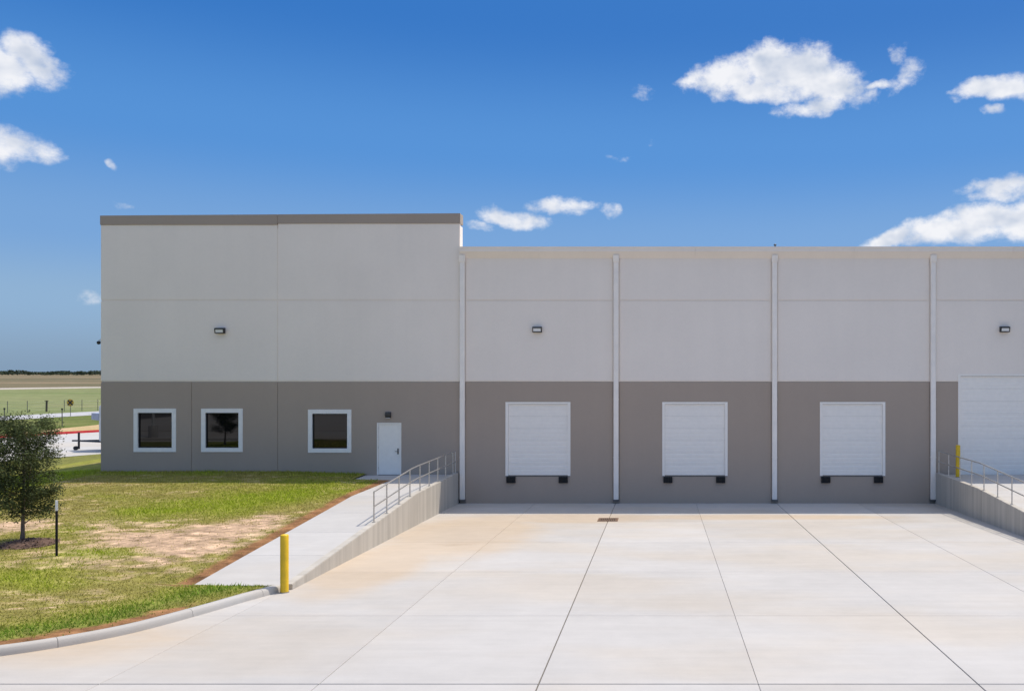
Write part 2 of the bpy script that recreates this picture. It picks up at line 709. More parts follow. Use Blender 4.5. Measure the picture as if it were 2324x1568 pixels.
# ------------------------------------------------------------------ ground and terrain
FARZ = 0.74


def build_terrain():
    xs = [-4000, -2000, -900, -400, -200, -120, -80, -62, -58, -30, -12, 0, 20, 58, 64, 120, 400, 1500, 4000]
    ys = [-3000, -1000, -300, -140, -70, -62, -56, -40, -24, -10, 0, 8, 12, 40, 70, 74, 120, 300, 800, 2000, 4000]
    m = MB()
    vs = []
    for y in ys:
        for x in xs:
            low = (-60 < x < 62) and (-60 < y < 9) or (-12 <= x < 62 and 0 < y < 72)
            z = -0.6 if low else FARZ
            vs.append((x, y, z))
    nx = len(xs)
    fs = [(j * nx + i, j * nx + i + 1, (j + 1) * nx + i + 1, (j + 1) * nx + i) for j in range(len(ys) - 1) for i in range(nx - 1)]
    m.add(vs, fs)
    tag(m.build('ground', M_TERRAIN), kind='structure')


build_terrain()


def quad_sheet(name, pts, z, mat, thick=0.0):
    m = MB()
    if thick:
        m.prism_z(pts, z - thick, z)
    else:
        m.add([(x, y, z) for x, y in pts], [tuple(range(len(pts)))])
    o = m.build(name, mat)
    return tag(o, kind='structure')


def line_pts(p, q, t0, t1):
    """extend the line through two ground points"""
    d = Vector((q[0] - p[0], q[1] - p[1])).normalized()
    a = Vector(p) + d * t0
    b = Vector(p) + d * t1
    return (a.x, a.y), (b.x, b.y)


LOTZ = FARZ + .03


def edge(p, q, z, cols):
    """ground points under a straight edge seen through picture points p and q"""
    return [G(c, p[1] + (q[1] - p[1]) * (c - p[0]) / (q[0] - p[0]), z) for c in cols]


def band(name, near, far, z, mat, cols=(-420, -250, -120, -40, 40, 120, 200, 260, 340, 440)):
    n, f = edge(*near, z, cols), edge(*far, z, cols)
    m = MB()
    k = len(cols)
    m.add([(x, y, z) for x, y in n + f], [(i, i + 1, k + i + 1, k + i) for i in range(k - 1)])
    return tag(m.build(name, mat), kind='structure')


E_NEAR = ((112.8, 1039), (229, 1029.7))
E_RED = ((110, 987), (223, 980.5))
E_RED2 = ((110, 986), (223, 979.5))
E_STRAW = ((102, 975.7), (223, 963.7))
E_ROADN = ((0, 954), (230, 940.6))
E_ROADF = ((0, 944.6), (230, 932.6))
E_FLD = ((0, 883.8), (230, 880.3))
E_FLD2 = ((0, 880.6), (230, 877.6))
near0, near1 = line_pts(G(112.8, 1039, LOTZ), G(229, 1029.7, LOTZ), -25, 70)
red0, red1 = line_pts(G(110, 987, LOTZ), G(223, 980.5, LOTZ), -16, 18)
band('parking_lot', E_NEAR, E_RED2, LOTZ, M_LOT, (-420, -300, -200, -120, -40, 0, 40, 80, 120, 160, 200, 260, 340))
band('straw_strip', E_RED2, E_STRAW, FARZ + .04, M_STRAW, (-420, -300, -200, -120, -40, 0, 40, 80, 120, 160, 200, 260, 340))
band('roadside_verge', ((102, 976.3), (223, 964.4)), E_ROADN, FARZ + .012, M_VERGE)
band('road', E_ROADN, E_ROADF, FARZ + .03, M_ROADC)
band('pasture_field', E_ROADF, E_FLD, FARZ + .012, M_GFIELD)
band('far_gravel_road', E_FLD, E_FLD2, FARZ + .03, M_ROADP)
# grass country behind the camera, mirrored faintly in the windows
quad_sheet('back_verge', [(-58, -120), (60, -120), (60, -57), (-58, -57)], FARZ + .3, M_VERGE)

# red fire-lane kerb: a solid kerb beside the lot
def kerb_along(name, a, b, w, h, z, mat):
    a, b = Vector(a), Vector(b)
    d = (b - a).normalized()
    n = Vector((-d.y, d.x))
    p = [a - n * 0, b - n * 0, b + n * w, a + n * w]
    m = MB().prism_z([(q.x, q.y) for q in p], z - .2, z + h)
    return m.build(name, mat, bevel=.02)


tag(kerb_along('fire_lane_kerb', red0, red1, .25, .17, LOTZ, M_RED), kind='structure')

# ------------------------------------------------------------------ truck court: cast slabs with joints
JX = [-1.85 + 3.345 * k for k in range(-17, 7)]
JY = [0.06, -5.5, -9.9, -14.3, -18.7, -22.84, -27.2, -31.6, -36.0, -40.4, -44.8, -49.2, -53.6, -57.5]


def jgap(x):
    if abs(x + 1.85) < .01:
        return .022
    if abs(x - 4.84) < .01:
        return .020
    if abs(x - 1.495) < .01:
        return .007
    return .010


def jgapy(y):
    return .030 if abs(y + 22.84) < .01 else (.009 if y < -6 else .003)


def build_court():
    root = MB()
    # sub-base showing in the joints
    ys = [.1, -29.9, -30.1, -58]
    xs = [-58, 20]
    vs = [(x, y, court_z(y) - .03) for y in ys for x in xs]
    root.add(vs, [(2 * i + 2, 2 * i + 3, 2 * i + 1, 2 * i) for i in range(len(ys) - 1)])
    base = tag(root.build('truck_court', simple('joint_filler', (.13, .115, .10), .9)), kind='structure')
    RX0 = -8.36
    n = 0
    for i in range(len(JX) - 1):
        for j in range(len(JY) - 1):
            x0, x1 = JX[i] + jgap(JX[i]) / 2, JX[i + 1] - jgap(JX[i + 1]) / 2
            y1, y0 = JY[j] - (jgapy(JY[j]) / 2 if j else 0), JY[j + 1] + jgapy(JY[j + 1]) / 2
            if x1 < -8.6 and y0 > -15:
                continue                       # lawn and ramp stand here
            if x0 > 11.3 and y0 > -19:
                continue                       # right-hand ramp
            if x0 < -50:
                continue
            if i == 14 and JY[j] > -18:        # the slab beside the left ramp starts at its foot
                pass
            m = MB()
            z00, z01 = court_z(y0), court_z(y1)
            vs = [(x0, y0, z00), (x1, y0, z00), (x1, y1, z01), (x0, y1, z01)]
            vb = [(x, y, z - .028) for x, y, z in vs]
            # small rounded arris
            b = .006
            vt = [(x0 + b, y0 + b, z00), (x1 - b, y0 + b, z00), (x1 - b, y1 - b, z01), (x0 + b, y1 - b, z01)]
            ve = [(x, y, z - .005) for x, y, z in vs]
            m.add(vt + ve + vb, [(0, 1, 2, 3)] + [(4 + k, 4 + (k + 1) % 4, (k + 1) % 4, k) for k in range(4)]
                  + [(8 + k, 8 + (k + 1) % 4, 4 + (k + 1) % 4, 4 + k) for k in range(4)])
            m.build('concrete_slab', M_COURT, base)
            n += 1


build_court()

# ------------------------------------------------------------------ ramps


def prof(ybrk, y, zt=1.28, ze=.65, yend=-16.4):
    if y > ybrk:
        return zt
    return zt + (ze - zt) * (ybrk - y) / (ybrk - yend)


def left_top(y):
    return prof(-6.3, y)


def left_walk(y):
    lip = .07 * max(0, min(1, (y + 15) / 8))
    return left_top(y) - lip - .012


def right_top(y):
    return prof(-4.9, y)


WX0, WX1 = -10.6, -8.56      # walkway
RXW0, RXW1 = -8.56, -8.36    # left retaining wall
QX0, QX1 = 11.42, 11.62      # right retaining wall


def strip_wall(x0, x1, ys, top, bot):
    m = MB()
    vs, fs = [], []
    for y in ys:
        vs += [(x0, y, bot(y)), (x1, y, bot(y)), (x1, y, top(y)), (x0, y, top(y))]
    n = len(ys)
    for i in range(n - 1):
        for k in range(4):
            a, b = 4 * i + k, 4 * i + (k + 1) % 4
            fs.append((a, b, b + 4, a + 4))
    fs.append((3, 2, 1, 0))
    fs.append((4 * n - 4, 4 * n - 3, 4 * n - 2, 4 * n - 1))
    return m.add(vs, fs)


ysL = [-.09, -3, -6.3, -8, -10, -12, -14, -16.35]
o = strip_wall(RXW0, RXW1, ysL, left_top, lambda y: -.25).build('retaining_wall', M_RET, bevel=.012)
tag(o, 'board marked concrete wall of the left ramp, sunlit side, under the steel railing', 'retaining wall', 'ramp retaining walls')
ysR = [-.09, -3, -4.9, -8, -10, -12, -14, -16.35]
o = strip_wall(QX0, QX1, ysR, right_top, lambda y: -.25).build('retaining_wall', M_RET, bevel=.012)
tag(o, 'shaded concrete wall of the ramp at the right edge, up to the tall overhead door', 'retaining wall', 'ramp retaining walls')

# walkway: panels with tooled joints
walk = MB().box(WX0 + .05, WX1 - .05, -16.3, -.1, -.3, .3).build('walkway', M_WALK)
tag(walk, kind='structure')
wy = [-.09, -2.4, -6.3, -8.9, -11.4, -13.9, -16.4]
for i in range(len(wy) - 1):
    g = .006
    ya, yb = wy[i] - (g if i else 0), wy[i + 1] + (g if i < len(wy) - 2 else 0)
    strip_wall(WX0, WX1 - .004, [ya, yb], left_walk, lambda y: .2).build('concrete_panel', M_WALK, walk, bevel=.006, seg=1)
# door stoop
stoop = MB().box(-12.25, WX0 - .012, -1.75, -.09, .4, 1.17).build('door_stoop', M_WALK, bevel=.01)
tag(stoop, kind='structure')
# vehicle ramp at the right
ramp = MB().box(QX1 + .05, 20, -16.2, -.1, -.3, .3).build('vehicle_ramp', M_WALK)
tag(ramp, kind='structure')


def right_walk(y):
    return right_top(y) - .012 - .07 * max(0, min(1, (y + 15) / 8))


for (xa, xb) in ((QX1 + .004, 15.2), (15.212, 19.8)):
    for (ya, yb) in ((-.09, -4.88), (-4.9, -10.4), (-10.41, -16.3)):
        strip_wall(xa, xb, [ya, yb], right_walk, lambda y: .2).build('concrete_panel', M_WALK, ramp, bevel=.006, seg=1)

# ------------------------------------------------------------------ kerb round the lawn
KP = [(-8.5, -16.42), (-8.64, -16.9), (-8.86, -17.5), (-9.22, -18.62), (-9.75, -19.95), (-10.4, -20.82), (-11.15, -21.45),
      (-12.3, -22.05), (-14.2, -22.6), (-17, -22.95), (-22, -23.15), (-32, -23.3), (-50, -23.4)]


def catmull(P, n=7):
    out = []
    for i in range(len(P) - 1):
        p0 = Vector(P[max(0, i - 1)])
        p1, p2 = Vector(P[i]), Vector(P[i + 1])
        p3 = Vector(P[min(len(P) - 1, i + 2)])
        for k in range(n):
            t = k / n
            out.append(.5 * ((2 * p1) + (-p0 + p2) * t + (2 * p0 - 5 * p1 + 4 * p2 - p3) * t * t + (-p0 + 3 * p1 - 3 * p2 + p3) * t ** 3))
    out.append(Vector(P[-1]))
    return out


KC = catmull(KP)


def knormal(i):
    a = KC[max(0, i - 1)]
    b = KC[min(len(KC) - 1, i + 1)]
    d = (b - a).normalized()
    return Vector((d.y, -d.x))      # to the lawn side


def build_kerb():
    # profile: offset towards the lawn, height above the court
    pr = [(0, -.06), (.008, .05), (.022, .115), (.05, .143), (.09, .15), (.165, .15), (.185, .135), (.19, -.06)]
    base = empty('kerb', (KP[0][0], KP[0][1], 0))
    tag(base, kind='structure')
    segs = [0, 9, 22, 36, 45, 52, 58, 64, 70, len(KC) - 1]
    for s in range(len(segs) - 1):
        a, b = segs[s], segs[s + 1]
        vs, fs = [], []
        idx = list(range(a, b + 1))
        for q, i in enumerate(idx):
            c = KC[i]
            nn = knormal(i)
            if nn.dot(Vector((-1, 1))) < 0:
                nn = -nn
            tdir = Vector((nn.y, -nn.x))
            sh = .004 if q == 0 else (-.004 if q == len(idx) - 1 else 0)
            fade = min(1.0, .78 + i * .06)
            for off, h in pr:
                p = c + nn * off + (KC[min(i + 1, len(KC) - 1)] - KC[max(i - 1, 0)]).normalized() * sh
                z = court_z(c.y) + (h * fade if h > 0 else h)
                vs.append((p.x - base.location.x, p.y - base.location.y, z))
        n = len(pr)
        for q in range(len(idx) - 1):
            for k in range(n - 1):
                x = q * n + k
                fs.append((x, x + 1, x + 1 + n, x + n))
        m = MB().add(vs, fs, True)
        m.add(vs[:n], [tuple(range(n))])
        m.add(vs[-n:], [tuple(range(n - 1, -1, -1))])
        ob = m.build('kerb_stone', M_KERB, base)
    return base


build_kerb()

# ------------------------------------------------------------------ lawn
KX = [c.x for c in KC]
KY = [c.y for c in KC]


def kerb_back_x(y):
    """x of the back of the kerb at depth y (y below -16.5)"""
    for i in range(len(KC) - 1):
        if KY[i] >= y >= KY[i + 1]:
            t = (y - KY[i]) / (KY[i + 1] - KY[i] - 1e-9)
            nn = knormal(i)
            if nn.dot(Vector((-1, 1))) < 0:
                nn = -nn
            # horizontal distance needed to clear the kerb's width
            w = .175 / max(.10, abs(nn.x))
            return KX[i] + t * (KX[i + 1] - KX[i]) - w
    return KX[-1]


nd = Vector((near1[0] - near0[0], near1[1] - near0[1])).normalized()


def lot_x(y):
    t = (y - near0[1]) / nd.y
    return near0[0] + nd.x * t


def lawn_z(x, y):
    """height of the lawn: high at the building, down to kerb, walk and parking lot"""
    if y > -16.4:
        zr = left_walk(y) - .015
    else:
        zr = court_z(y) + .13
    zl_wall = 1.33
    if y < 0:
        t = min(1.0, max(0.0, -y / 21.0))
        zm = zl_wall + (.80 - zl_wall) * t
    else:
        zm = zl_wall
    d = max(0.0, (-10.7 - x))
    z = zr + (zm - zr) * min(1, d / 5.0) if y < 0 else zm
    if x < -23.0:
        z -= .075 * (-23.0 - x) * (1 if y > -6 else max(0.15, 1 + (y + 6) / 12))
    lx = lot_x(y)
    if x < lx + 4:
        k = max(0, min(1, (lx + 4 - x) / 4))
        z = z * (1 - k) + (FARZ + .012) * k
    z += .05 * mnoise.noise(Vector((x * .35, y * .35, 0))) * min(1, d / 1.5 + .1)
    return max(z, FARZ - .02 if x < -20 else -5)


def ell(x, y, cx, cy, rx, ry):
    return max(0.0, 1 - math.hypot((x - cx) / rx, (y - cy) / ry))


def fbm(x, y, s, o=4, seed=0.0):
    return mnoise.fractal(Vector((x * s, y * s, seed)), .55, 2.1, o)


def C(px, py, z=.95):
    return G(px, py, z)


P_bare1 = C(345, 1225)
P_bare2 = C(40, 1203)
P_bare3 = C(540, 1195, 1.0)
P_bare4 = C(770, 1110, 1.1)
P_green1 = C(610, 1135, 1.1)
P_green2 = C(20, 1315, .85)
P_green3 = C(230, 1255, .9)
P_green4 = C(350, 1163, 1.05)
P_grey = C(400, 1128, 1.1)


def kerb_dist(x, y):
    best = 9e9
    for i in range(0, len(KC), 2):
        d = (KX[i] - x) ** 2 + (KY[i] - y) ** 2
        if d < best:
            best = d
    return math.sqrt(best)


def lawn_look(x, y):
    """ground colour, blade colour and cover (0..1) at a point of the lawn"""
    n1 = fbm(x, y * 1.7, .55, 5, 1.3)
    n2 = fbm(x * .8, y * 2.2, 1.6, 4, 7.7)
    n3 = fbm(x, y, .22, 3, 4.2)
    bare = 1.25 * ell(x, y, *P_bare1, 4.0, 4.3) + 1.2 * ell(x, y, *P_bare2, 3.8, 1.4) + 1.0 * ell(x, y, *P_bare3, 1.6, 3.4) \
        + .9 * ell(x, y, *P_bare4, .9, 3.4)
    bare += .6 * n1 + .6 * n2 - .2
    green = 1.4 * ell(x, y, *P_green1, 3.4, 3.4) + 1.3 * ell(x, y, *P_green2, 2.3, 1.6) + .9 * ell(x, y, *P_green3, 1.8, .8) + .8 * ell(x, y, *P_green4, 1.6, .8)
    green += .5 * n3 + .25 * n1
    if y > -1.1 or (x < -23):
        green += .55
    kd = kerb_dist(x, y) if y < -14 else 9
    if .45 < kd < 2.2:
        green += .9 * (1 - abs(kd - 1.2) / 1.0)
        bare -= .5
    n4 = fbm(x, y * 1.6, 4.5, 3, 2.2)
    bare += .4 * n4
    bare -= .5 * max(0, green)
    bare = max(0, min(1, bare * 1.25))
    green = max(0, min(1, green))
    soil = np.array((.49, .335, .22)) * (1 + .35 * n2 + .45 * n4)
    dry = np.array((.34, .27, .075))
    olive = np.array((.29, .30, .042))
    lush = np.array((.32, .385, .028))
    if y < -14:
        q = max(0, min(1, 1 - (kerb_dist(x, y) - 1.0) / 1.5))
        lush = lush * (1 - q) + np.array((.15, .25, .025)) * q
    t = max(0, min(1, .62 + 1.1 * n3 + .5 * n2))
    blade = dry * (1 - t) + olive * t
    blade = blade * (1 - green) + lush * green
    ground = (soil * .14 + dry * .36 + olive * .5) * (1 - bare) * .78 + soil * bare
    ground = ground * (1 - .55 * green) + lush * .55 * green * .8
    # reddish soil pulled up against the new walk and kerb
    mul = 0.0
    if y > -16.6:
        dwalk = -10.6 - x
        if x < -10.55:
            mul = 1 - (dwalk - .34 - .10 * n1) / .14
    if y < -15.5:
        kk = max(0.0, min(1, (-17 - y) / 1.5))
        mul = max(mul, kk * (1 - (kd - .56 - .22 * n1 - .16 * n2) / .14)) if x < -9.5 else mul
    mul = max(0, min(1, mul))
    if mul > 0:
        rs = np.array((.27, .135, .06)) * (1 + .5 * n2)
        ground = ground * (1 - mul) + rs * mul
    cover = (1 - .93 * bare) * (1 - .96 * mul)
    return ground, blade, cover, green


def build_lawn():
    rows = []
    ys = list(np.arange(-23.05, -.06, .13)) + [-.03]
    verts, faces, cols = [], [], []

    def strip(ys, xr_of, ncol):
        prev = None
        for y in ys:
            xr = xr_of(y)
            xl = lot_x(y) - .4
            tt = np.linspace(0, 1, ncol) ** 1.35
            row = []
            for k, t in enumerate(tt):
                x = xr + (xl - xr) * t
                z = lawn_z(x, y)
                g = lawn_look(x, y)[0] if x > -30 else np.array((.19, .19, .05))
                row.append(len(verts))
                verts.append((x, y, z))
                cols.append((*g, 1))
            if prev:
                for k in range(ncol - 1):
                    faces.append((prev[k], row[k], row[k + 1], prev[k + 1]))
            prev = row

    def xr_front(y):
        if y > -16.4:
            return WX0 + .02 if y < -1.8 else -12.2
        if y > -16.6:
            return WX0 + .02 + (kerb_back_x(-16.6) - WX0 - .02) * (-16.4 - y) / .2
        return kerb_back_x(y)
    strip(ys, xr_front, 150)
    strip(list(np.arange(-.03, 14, .4)), lambda y: -23.1, 40)
    me = bpy.data.meshes.new('lawn')
    me.from_pydata(verts, [], [f[::-1] for f in faces])
    at = me.color_attributes.new('Col', 'FLOAT_COLOR', 'POINT')
    at.data.foreach_set('color', np.array(cols, dtype=np.float32).ravel())
    me.polygons.foreach_set('use_smooth', [True] * len(me.polygons))
    o = link('lawn', me, M_LAWN)
    tag(o, kind='structure')

    # blades
    N0 = 230000
    vx, vf, vc = [], [], []
    cnt = 0
    tries = 0
    xr_cache = {}
    X = -8.7 - (rng.random(N0) ** 1.1) * 19.4
    Y = -23.0 + 23.6 * rng.random(N0)
    front = rng.random(N0)
    out_v = np.zeros((N0, 3, 3), dtype=np.float32)
    out_c = np.zeros((N0, 3), dtype=np.float32)
    k = 0
    R1 = rng.random((N0, 7))
    cell = {}
    for i in range(N0):
        x, y = float(X[i]), float(Y[i])
        if y > -.05 and x > -23.3:
            continue
        if (y > -1.8 and x > -12.3) or (y > -16.5 and x > -10.62):
            continue
        if y < -16.6 and x > kerb_back_x(y) - .02:
            continue
        key = (int(x * 9), int(y * 9))
        lk = cell.get(key)
        if lk is None:
            lk = lawn_look(x, y)
            cell[key] = lk
        g, b, cov, gr = lk
        r = R1[i]
        if r[0] > cov * 1.02:
            continue
        z = lawn_z(x, y) - .008
        h = (.030 + .050 * r[1] ** 2) * (.7 + .7 * gr)
        if y > -.7:
            h *= 1.5
        w = .008 + .010 * r[2]
        a = r[3] * 6.283
        lean = (.25 + .9 * r[4]) * h
        la = r[5] * 6.283
        dx, dy = math.cos(a) * w, math.sin(a) * w
        out_v[k] = ((x - dx, y - dy, z), (x + dx, y + dy, z), (x + math.cos(la) * lean, y + math.sin(la) * lean, z + h))
        out_c[k] = b * (.75 + .7 * r[6])
        k += 1
    v = out_v[:k].reshape(-1, 3)
    me = bpy.data.meshes.new('grass')
    me.vertices.add(3 * k)
    me.vertices.foreach_set('co', v.ravel())
    me.loops.add(3 * k)
    me.loops.foreach_set('vertex_index', np.arange(3 * k, dtype=np.int32))
    me.polygons.add(k)
    me.polygons.foreach_set('loop_start', np.arange(0, 3 * k, 3, dtype=np.int32))
    me.update(calc_edges=True)
    at = me.color_attributes.new('Col', 'FLOAT_COLOR', 'POINT')
    c4 = np.ones((3 * k, 4), dtype=np.float32)
    c4[:, :3] = np.repeat(out_c[:k], 3, axis=0)
    at.data.foreach_set('color', c4.ravel())
    o = link('grass', me, M_BLADE)
    tag(o, 'patchy short grass growing on the lawn beside the building', 'grass', kind='stuff')


build_lawn()

# ------------------------------------------------------------------ the warehouse
WH = empty('warehouse', (wx(1045), 0, 0))
tag(WH, 'long grey tilt-up warehouse with dark lower band, three white dock doors and taller left end', 'warehouse')
WHX = WH.location.x


def part(mb, name, mat, parent=WH, bevel=0.0, label=None, seg=2):
    """mesh given in world coordinates, hung under a thing"""
    o = mb.build(name, mat, parent, bevel, seg)
    p = parent
    off = Vector((0, 0, 0))
    while p is not None:
        off += p.location
        p = p.parent
    o.location = -off
    if label:
        o['label'] = label
    return o


ZC = wz(866)        # colour change
ZR = wz(682.5)      # upper reveal
GR = .022           # reveal half height
YF = -0.075         # front of panels
XL, XR = wx(231.5), wx(1044.5)
XJ = wx(632)
ZTL, ZTJ, ZTR = wz(511.5), wz(508.5), wz(505.5)
CTL, CTJ, CTR = wz(490.5), wz(487.8), wz(485.3)

# wing windows and door: opening rectangles
WIN = [(306, 402, 927, 1025), (459, 553, 927, 1025), (701, 799, 929, 1026.5)]
DOOR = (857, 912, 959, 1077)
wholes = [(wx(a), wx(b), wz(d), wz(c)) for a, b, c, d in WIN]
dhole = (wx(DOOR[0]), wx(DOOR[1]), 1.16, wz(DOOR[2]))

for (xa, xb, t0, t1) in ((XL, XJ - .012, ZTL, ZTJ), (XJ + .012, XR, ZTJ, ZTR)):
    part(wall_sheet(xa, xb, ZR + GR, max(t0, t1), YF, .06, tops=(t0, t1)), 'wall_panel', M_LIGHT, bevel=.010)
    part(wall_sheet(xa, xb, ZC + GR * 1.6, ZR - GR, YF, .06), 'wall_panel', M_LIGHT, bevel=.010)
xg = wx(437)
for (xa, xb, hs) in ((XL, xg - .012, [wholes[0]]), (xg + .012, XJ - .012, [wholes[1]]), (XJ + .012, XR, [wholes[2], dhole])):
    part(wall_sheet(xa, xb, .2, ZC - GR, YF, .06, hs), 'wall_panel', M_DARK, bevel=0)
# recessed strip of wall behind the reveals
part(wall_sheet(XL + .03, XR - .03, ZC, wz(520), -.055, .06), 'wall_reveal', M_LIGHT)
part(wall_sheet(XL + .03, XR - .03, .2, ZC - .002, -.055, .06, wholes + [dhole]), 'wall_reveal', M_DARK)
# coping band
part(wall_sheet(XL - .02, XJ - .004, ZTL, CTL + .2, YF - .03, .45, tops=(CTL, CTJ)), 'coping', M_COPE, bevel=.008)
part(wall_sheet(XJ + .004, XR + .02, ZTJ, CTJ + .2, YF - .03, .45, tops=(CTJ, CTR)), 'coping', M_COPE, bevel=.008)
# bodies behind
part(MB().box(XL, XL + .2, .061, 45, .2, ZTL - .02), 'side_wall', M_LIGHT)
part(MB().box(XR - .2, XR, .061, .44, .2, ZTL - .02).box(XR - .2, XR, .441, 45, .2, 10.15), 'side_wall', M_LIGHT)
part(MB().box(XL + .21, XR - .21, .30, 45, 10.2, 10.4), 'roof', M_ROOF)
part(MB().box(XL + .2, XR - .2, 1.2, 1.3, .2, 10.1), 'inner_wall', M_DARKHOLE)

# windows
for (a, b, z0, z1) in wholes:
    w = empty('window', ((a + b) / 2 - WHX, 0, z0), parent=WH)
    fw = .17
    m = MB()
    yo, yi = YF - .022, -.01
    # outer trim with a stepped inner frame
    for (x0_, x1_, q0, q1) in ((a, b, z1 - fw, z1), (a, b, z0, z0 + fw), (a, a + fw, z0 + fw, z1 - fw), (b - fw, b, z0 + fw, z1 - fw)):
        m.box(x0_, x1_, yo, .05, q0, q1)
    part(m, 'frame', M_FRAME, w)
    g = .035
    m = MB()
    a2, b2, c2, d2 = a + fw, b - fw, z0 + fw, z1 - fw
    for (x0_, x1_, q0, q1) in ((a2, b2, d2 - g, d2), (a2, b2, c2, c2 + g), (a2, a2 + g, c2 + g, d2 - g), (b2 - g, b2, c2 + g, d2 - g)):
        m.box(x0_, x1_, -.035, .05, q0, q1)
    part(m, 'sash', M_BLACK, w)
    part(MB().box(a2 + g, b2 - g, .012, .03, c2 + g, d2 - g), 'pane', M_GLASS, w)

# personnel door
dr = empty('door', ((dhole[0] + dhole[1]) / 2 - WHX, 0, 1.17), parent=WH)
x0, x1, z0, z1 = dhole
m = MB().box(x0, x0 + .055, YF - .015, .05, z0 + .02, z1).box(x1 - .055, x1, YF - .015, .05, z0 + .02, z1).box(x0 + .055, x1 - .055, YF - .015, .05, z1 - .055, z1)
part(m, 'frame', M_DOORW, dr)
part(MB().box(x0 + .06, x1 - .06, YF + .012, -.02, z0 + .03, z1 - .06), 'door_leaf', M_DOORW, dr, bevel=.004)
part(MB().box(x0 + .056, x1 - .056, YF - .03, .03, z0 + .005, z0 + .028), 'threshold', M_STEELD, dr)
hx = x1 - .14
m = MB().box(hx - .03, hx + .03, YF - .0, YF + .013, z0 + .88, z0 + 1.12).tube([(hx, YF - .02, z0 + 1.0), (hx, YF - .055, z0 + 1.0), (hx - .11, YF - .055, z0 + 1.0)], .011)
m.tube([(hx, YF + .01, z0 + 1.0), (hx, YF - .05, z0 + 1.0)], .016)
part(m, 'lever_handle', M_STEELD, dr)
for q in (.25, 1.1, 1.9):
    part(MB().tube([(x0 + .058, YF - .008, z0 + q), (x0 + .058, YF - .008, z0 + q + .11)], .009), 'hinge', M_STEEL, dr)

# dock section ------------------------------------------------------------
SP = [wx(1051.2), wx(1398.6), wx(1756.9), wx(2115.2), wx(2473.5)]
SW = .115
DK = [(1148, 1295, 912, 1079), (1503, 1651, 912, 1079), (1860, 2008, 912, 1079)]
dk = [(wx(a), wx(b), wz(d), wz(c)) for a, b, c, d in DK]
BIG = (wx(2173), wx(2173) + 3.85, 1.15, wz(849))
ZT = wz(562)
for i in range(4):
    xa = SP[i] + SW + .03 if i else XR + .25
    xb = SP[i + 1] - SW - .03
    hs = [dk[i]] if i < 3 else [BIG]
    if i < 3:
        part(wall_sheet(xa, xb, -.3, ZC - GR, YF, .06, hs), 'wall_panel', M_DARK)
        part(wall_sheet(xa, xb, ZC + GR * 1.4, ZR - GR, YF, .06), 'wall_panel', M_LIGHT, bevel=.008)
    else:
        part(wall_sheet(xa, xb, .0, ZC - GR, YF, .06, [(BIG[0], BIG[1], BIG[2], 9)]), 'wall_panel', M_DARK)
        part(wall_sheet(xa, xb, ZC + GR * 1.4, ZR - GR, YF, .06, [(BIG[0], BIG[1], 0, BIG[3])]), 'wall_panel', M_LIGHT)
    part(wall_sheet(xa, xb, ZR + GR, ZT - .02, YF, .06), 'wall_panel', M_LIGHT, bevel=.008)
part(wall_sheet(SP[4] + SW + .03, 24, -.3, ZT - .02, YF, .06), 'wall_panel', M_LIGHT)
part(wall_sheet(XR + .01, 24, ZC + .0, ZT - .03, -.05, .06, [BIG]), 'wall_reveal', M_LIGHT)
part(wall_sheet(XR + .01, 24, -.3, ZC - .001, -.05, .06, dk + [BIG]), 'wall_reveal', M_DARK)
part(MB().box(XR + .02, 24, .07, 45, 10.2, 10.5), 'roof', M_ROOF)
part(MB().box(XR + .02, 24, 1.2, 1.3, .2, 10.1), 'inner_wall', M_DARKHOLE)

# gutter along the eave
gp = [(.05, ZT + .01), (.05, ZT - .46), (YF - .012, ZT - .46), (YF - .20, ZT - .20), (YF - .20, ZT - .06), (YF - .215, ZT - .05), (YF - .215, ZT)]
gx = [XR + .03] + [(SP[k] + SP[k + 1]) / 2 for k in range(4)] + [24]
for k in range(len(gx) - 1):
    part(MB().prism_x(gp[::-1], gx[k] + .003, gx[k + 1] - .003), 'gutter', M_LIGHT)

# downspouts with outlet heads and cast boots
for k, x in enumerate(SP):
    sp = empty('downspout', (x - WHX, 0, .1), parent=WH)
    y1 = YF - .01
    m = MB().box(x - SW + .012, x + SW - .012, YF - .125, YF - .002, .17, ZT - .44)
    part(m, 'pipe', M_SPOUT, sp, bevel=.012)
    part(MB().prism_x([(YF - .19, ZT - .34), (YF - .15, ZT - .62), (YF - .003, ZT - .62), (YF - .003, ZT - .34)], x - SW - .01, x + SW + .01), 'outlet_head', M_SPOUT, sp)
    m = MB().box(x - SW - .008, x + SW + .008, YF - .145, YF - .004, .10, .165)
    part(m, 'boot', M_STEELD, sp, bevel=.006)
    for zz in (1.9, 4.3, 6.7, 9.0):
        part(MB().box(x - SW + .006, x + SW - .006, YF - .131, YF - .001, zz, zz + .035), 'strap', M_SPOUT, sp)

# dock doors: jambs, header and a stack of ribbed sections


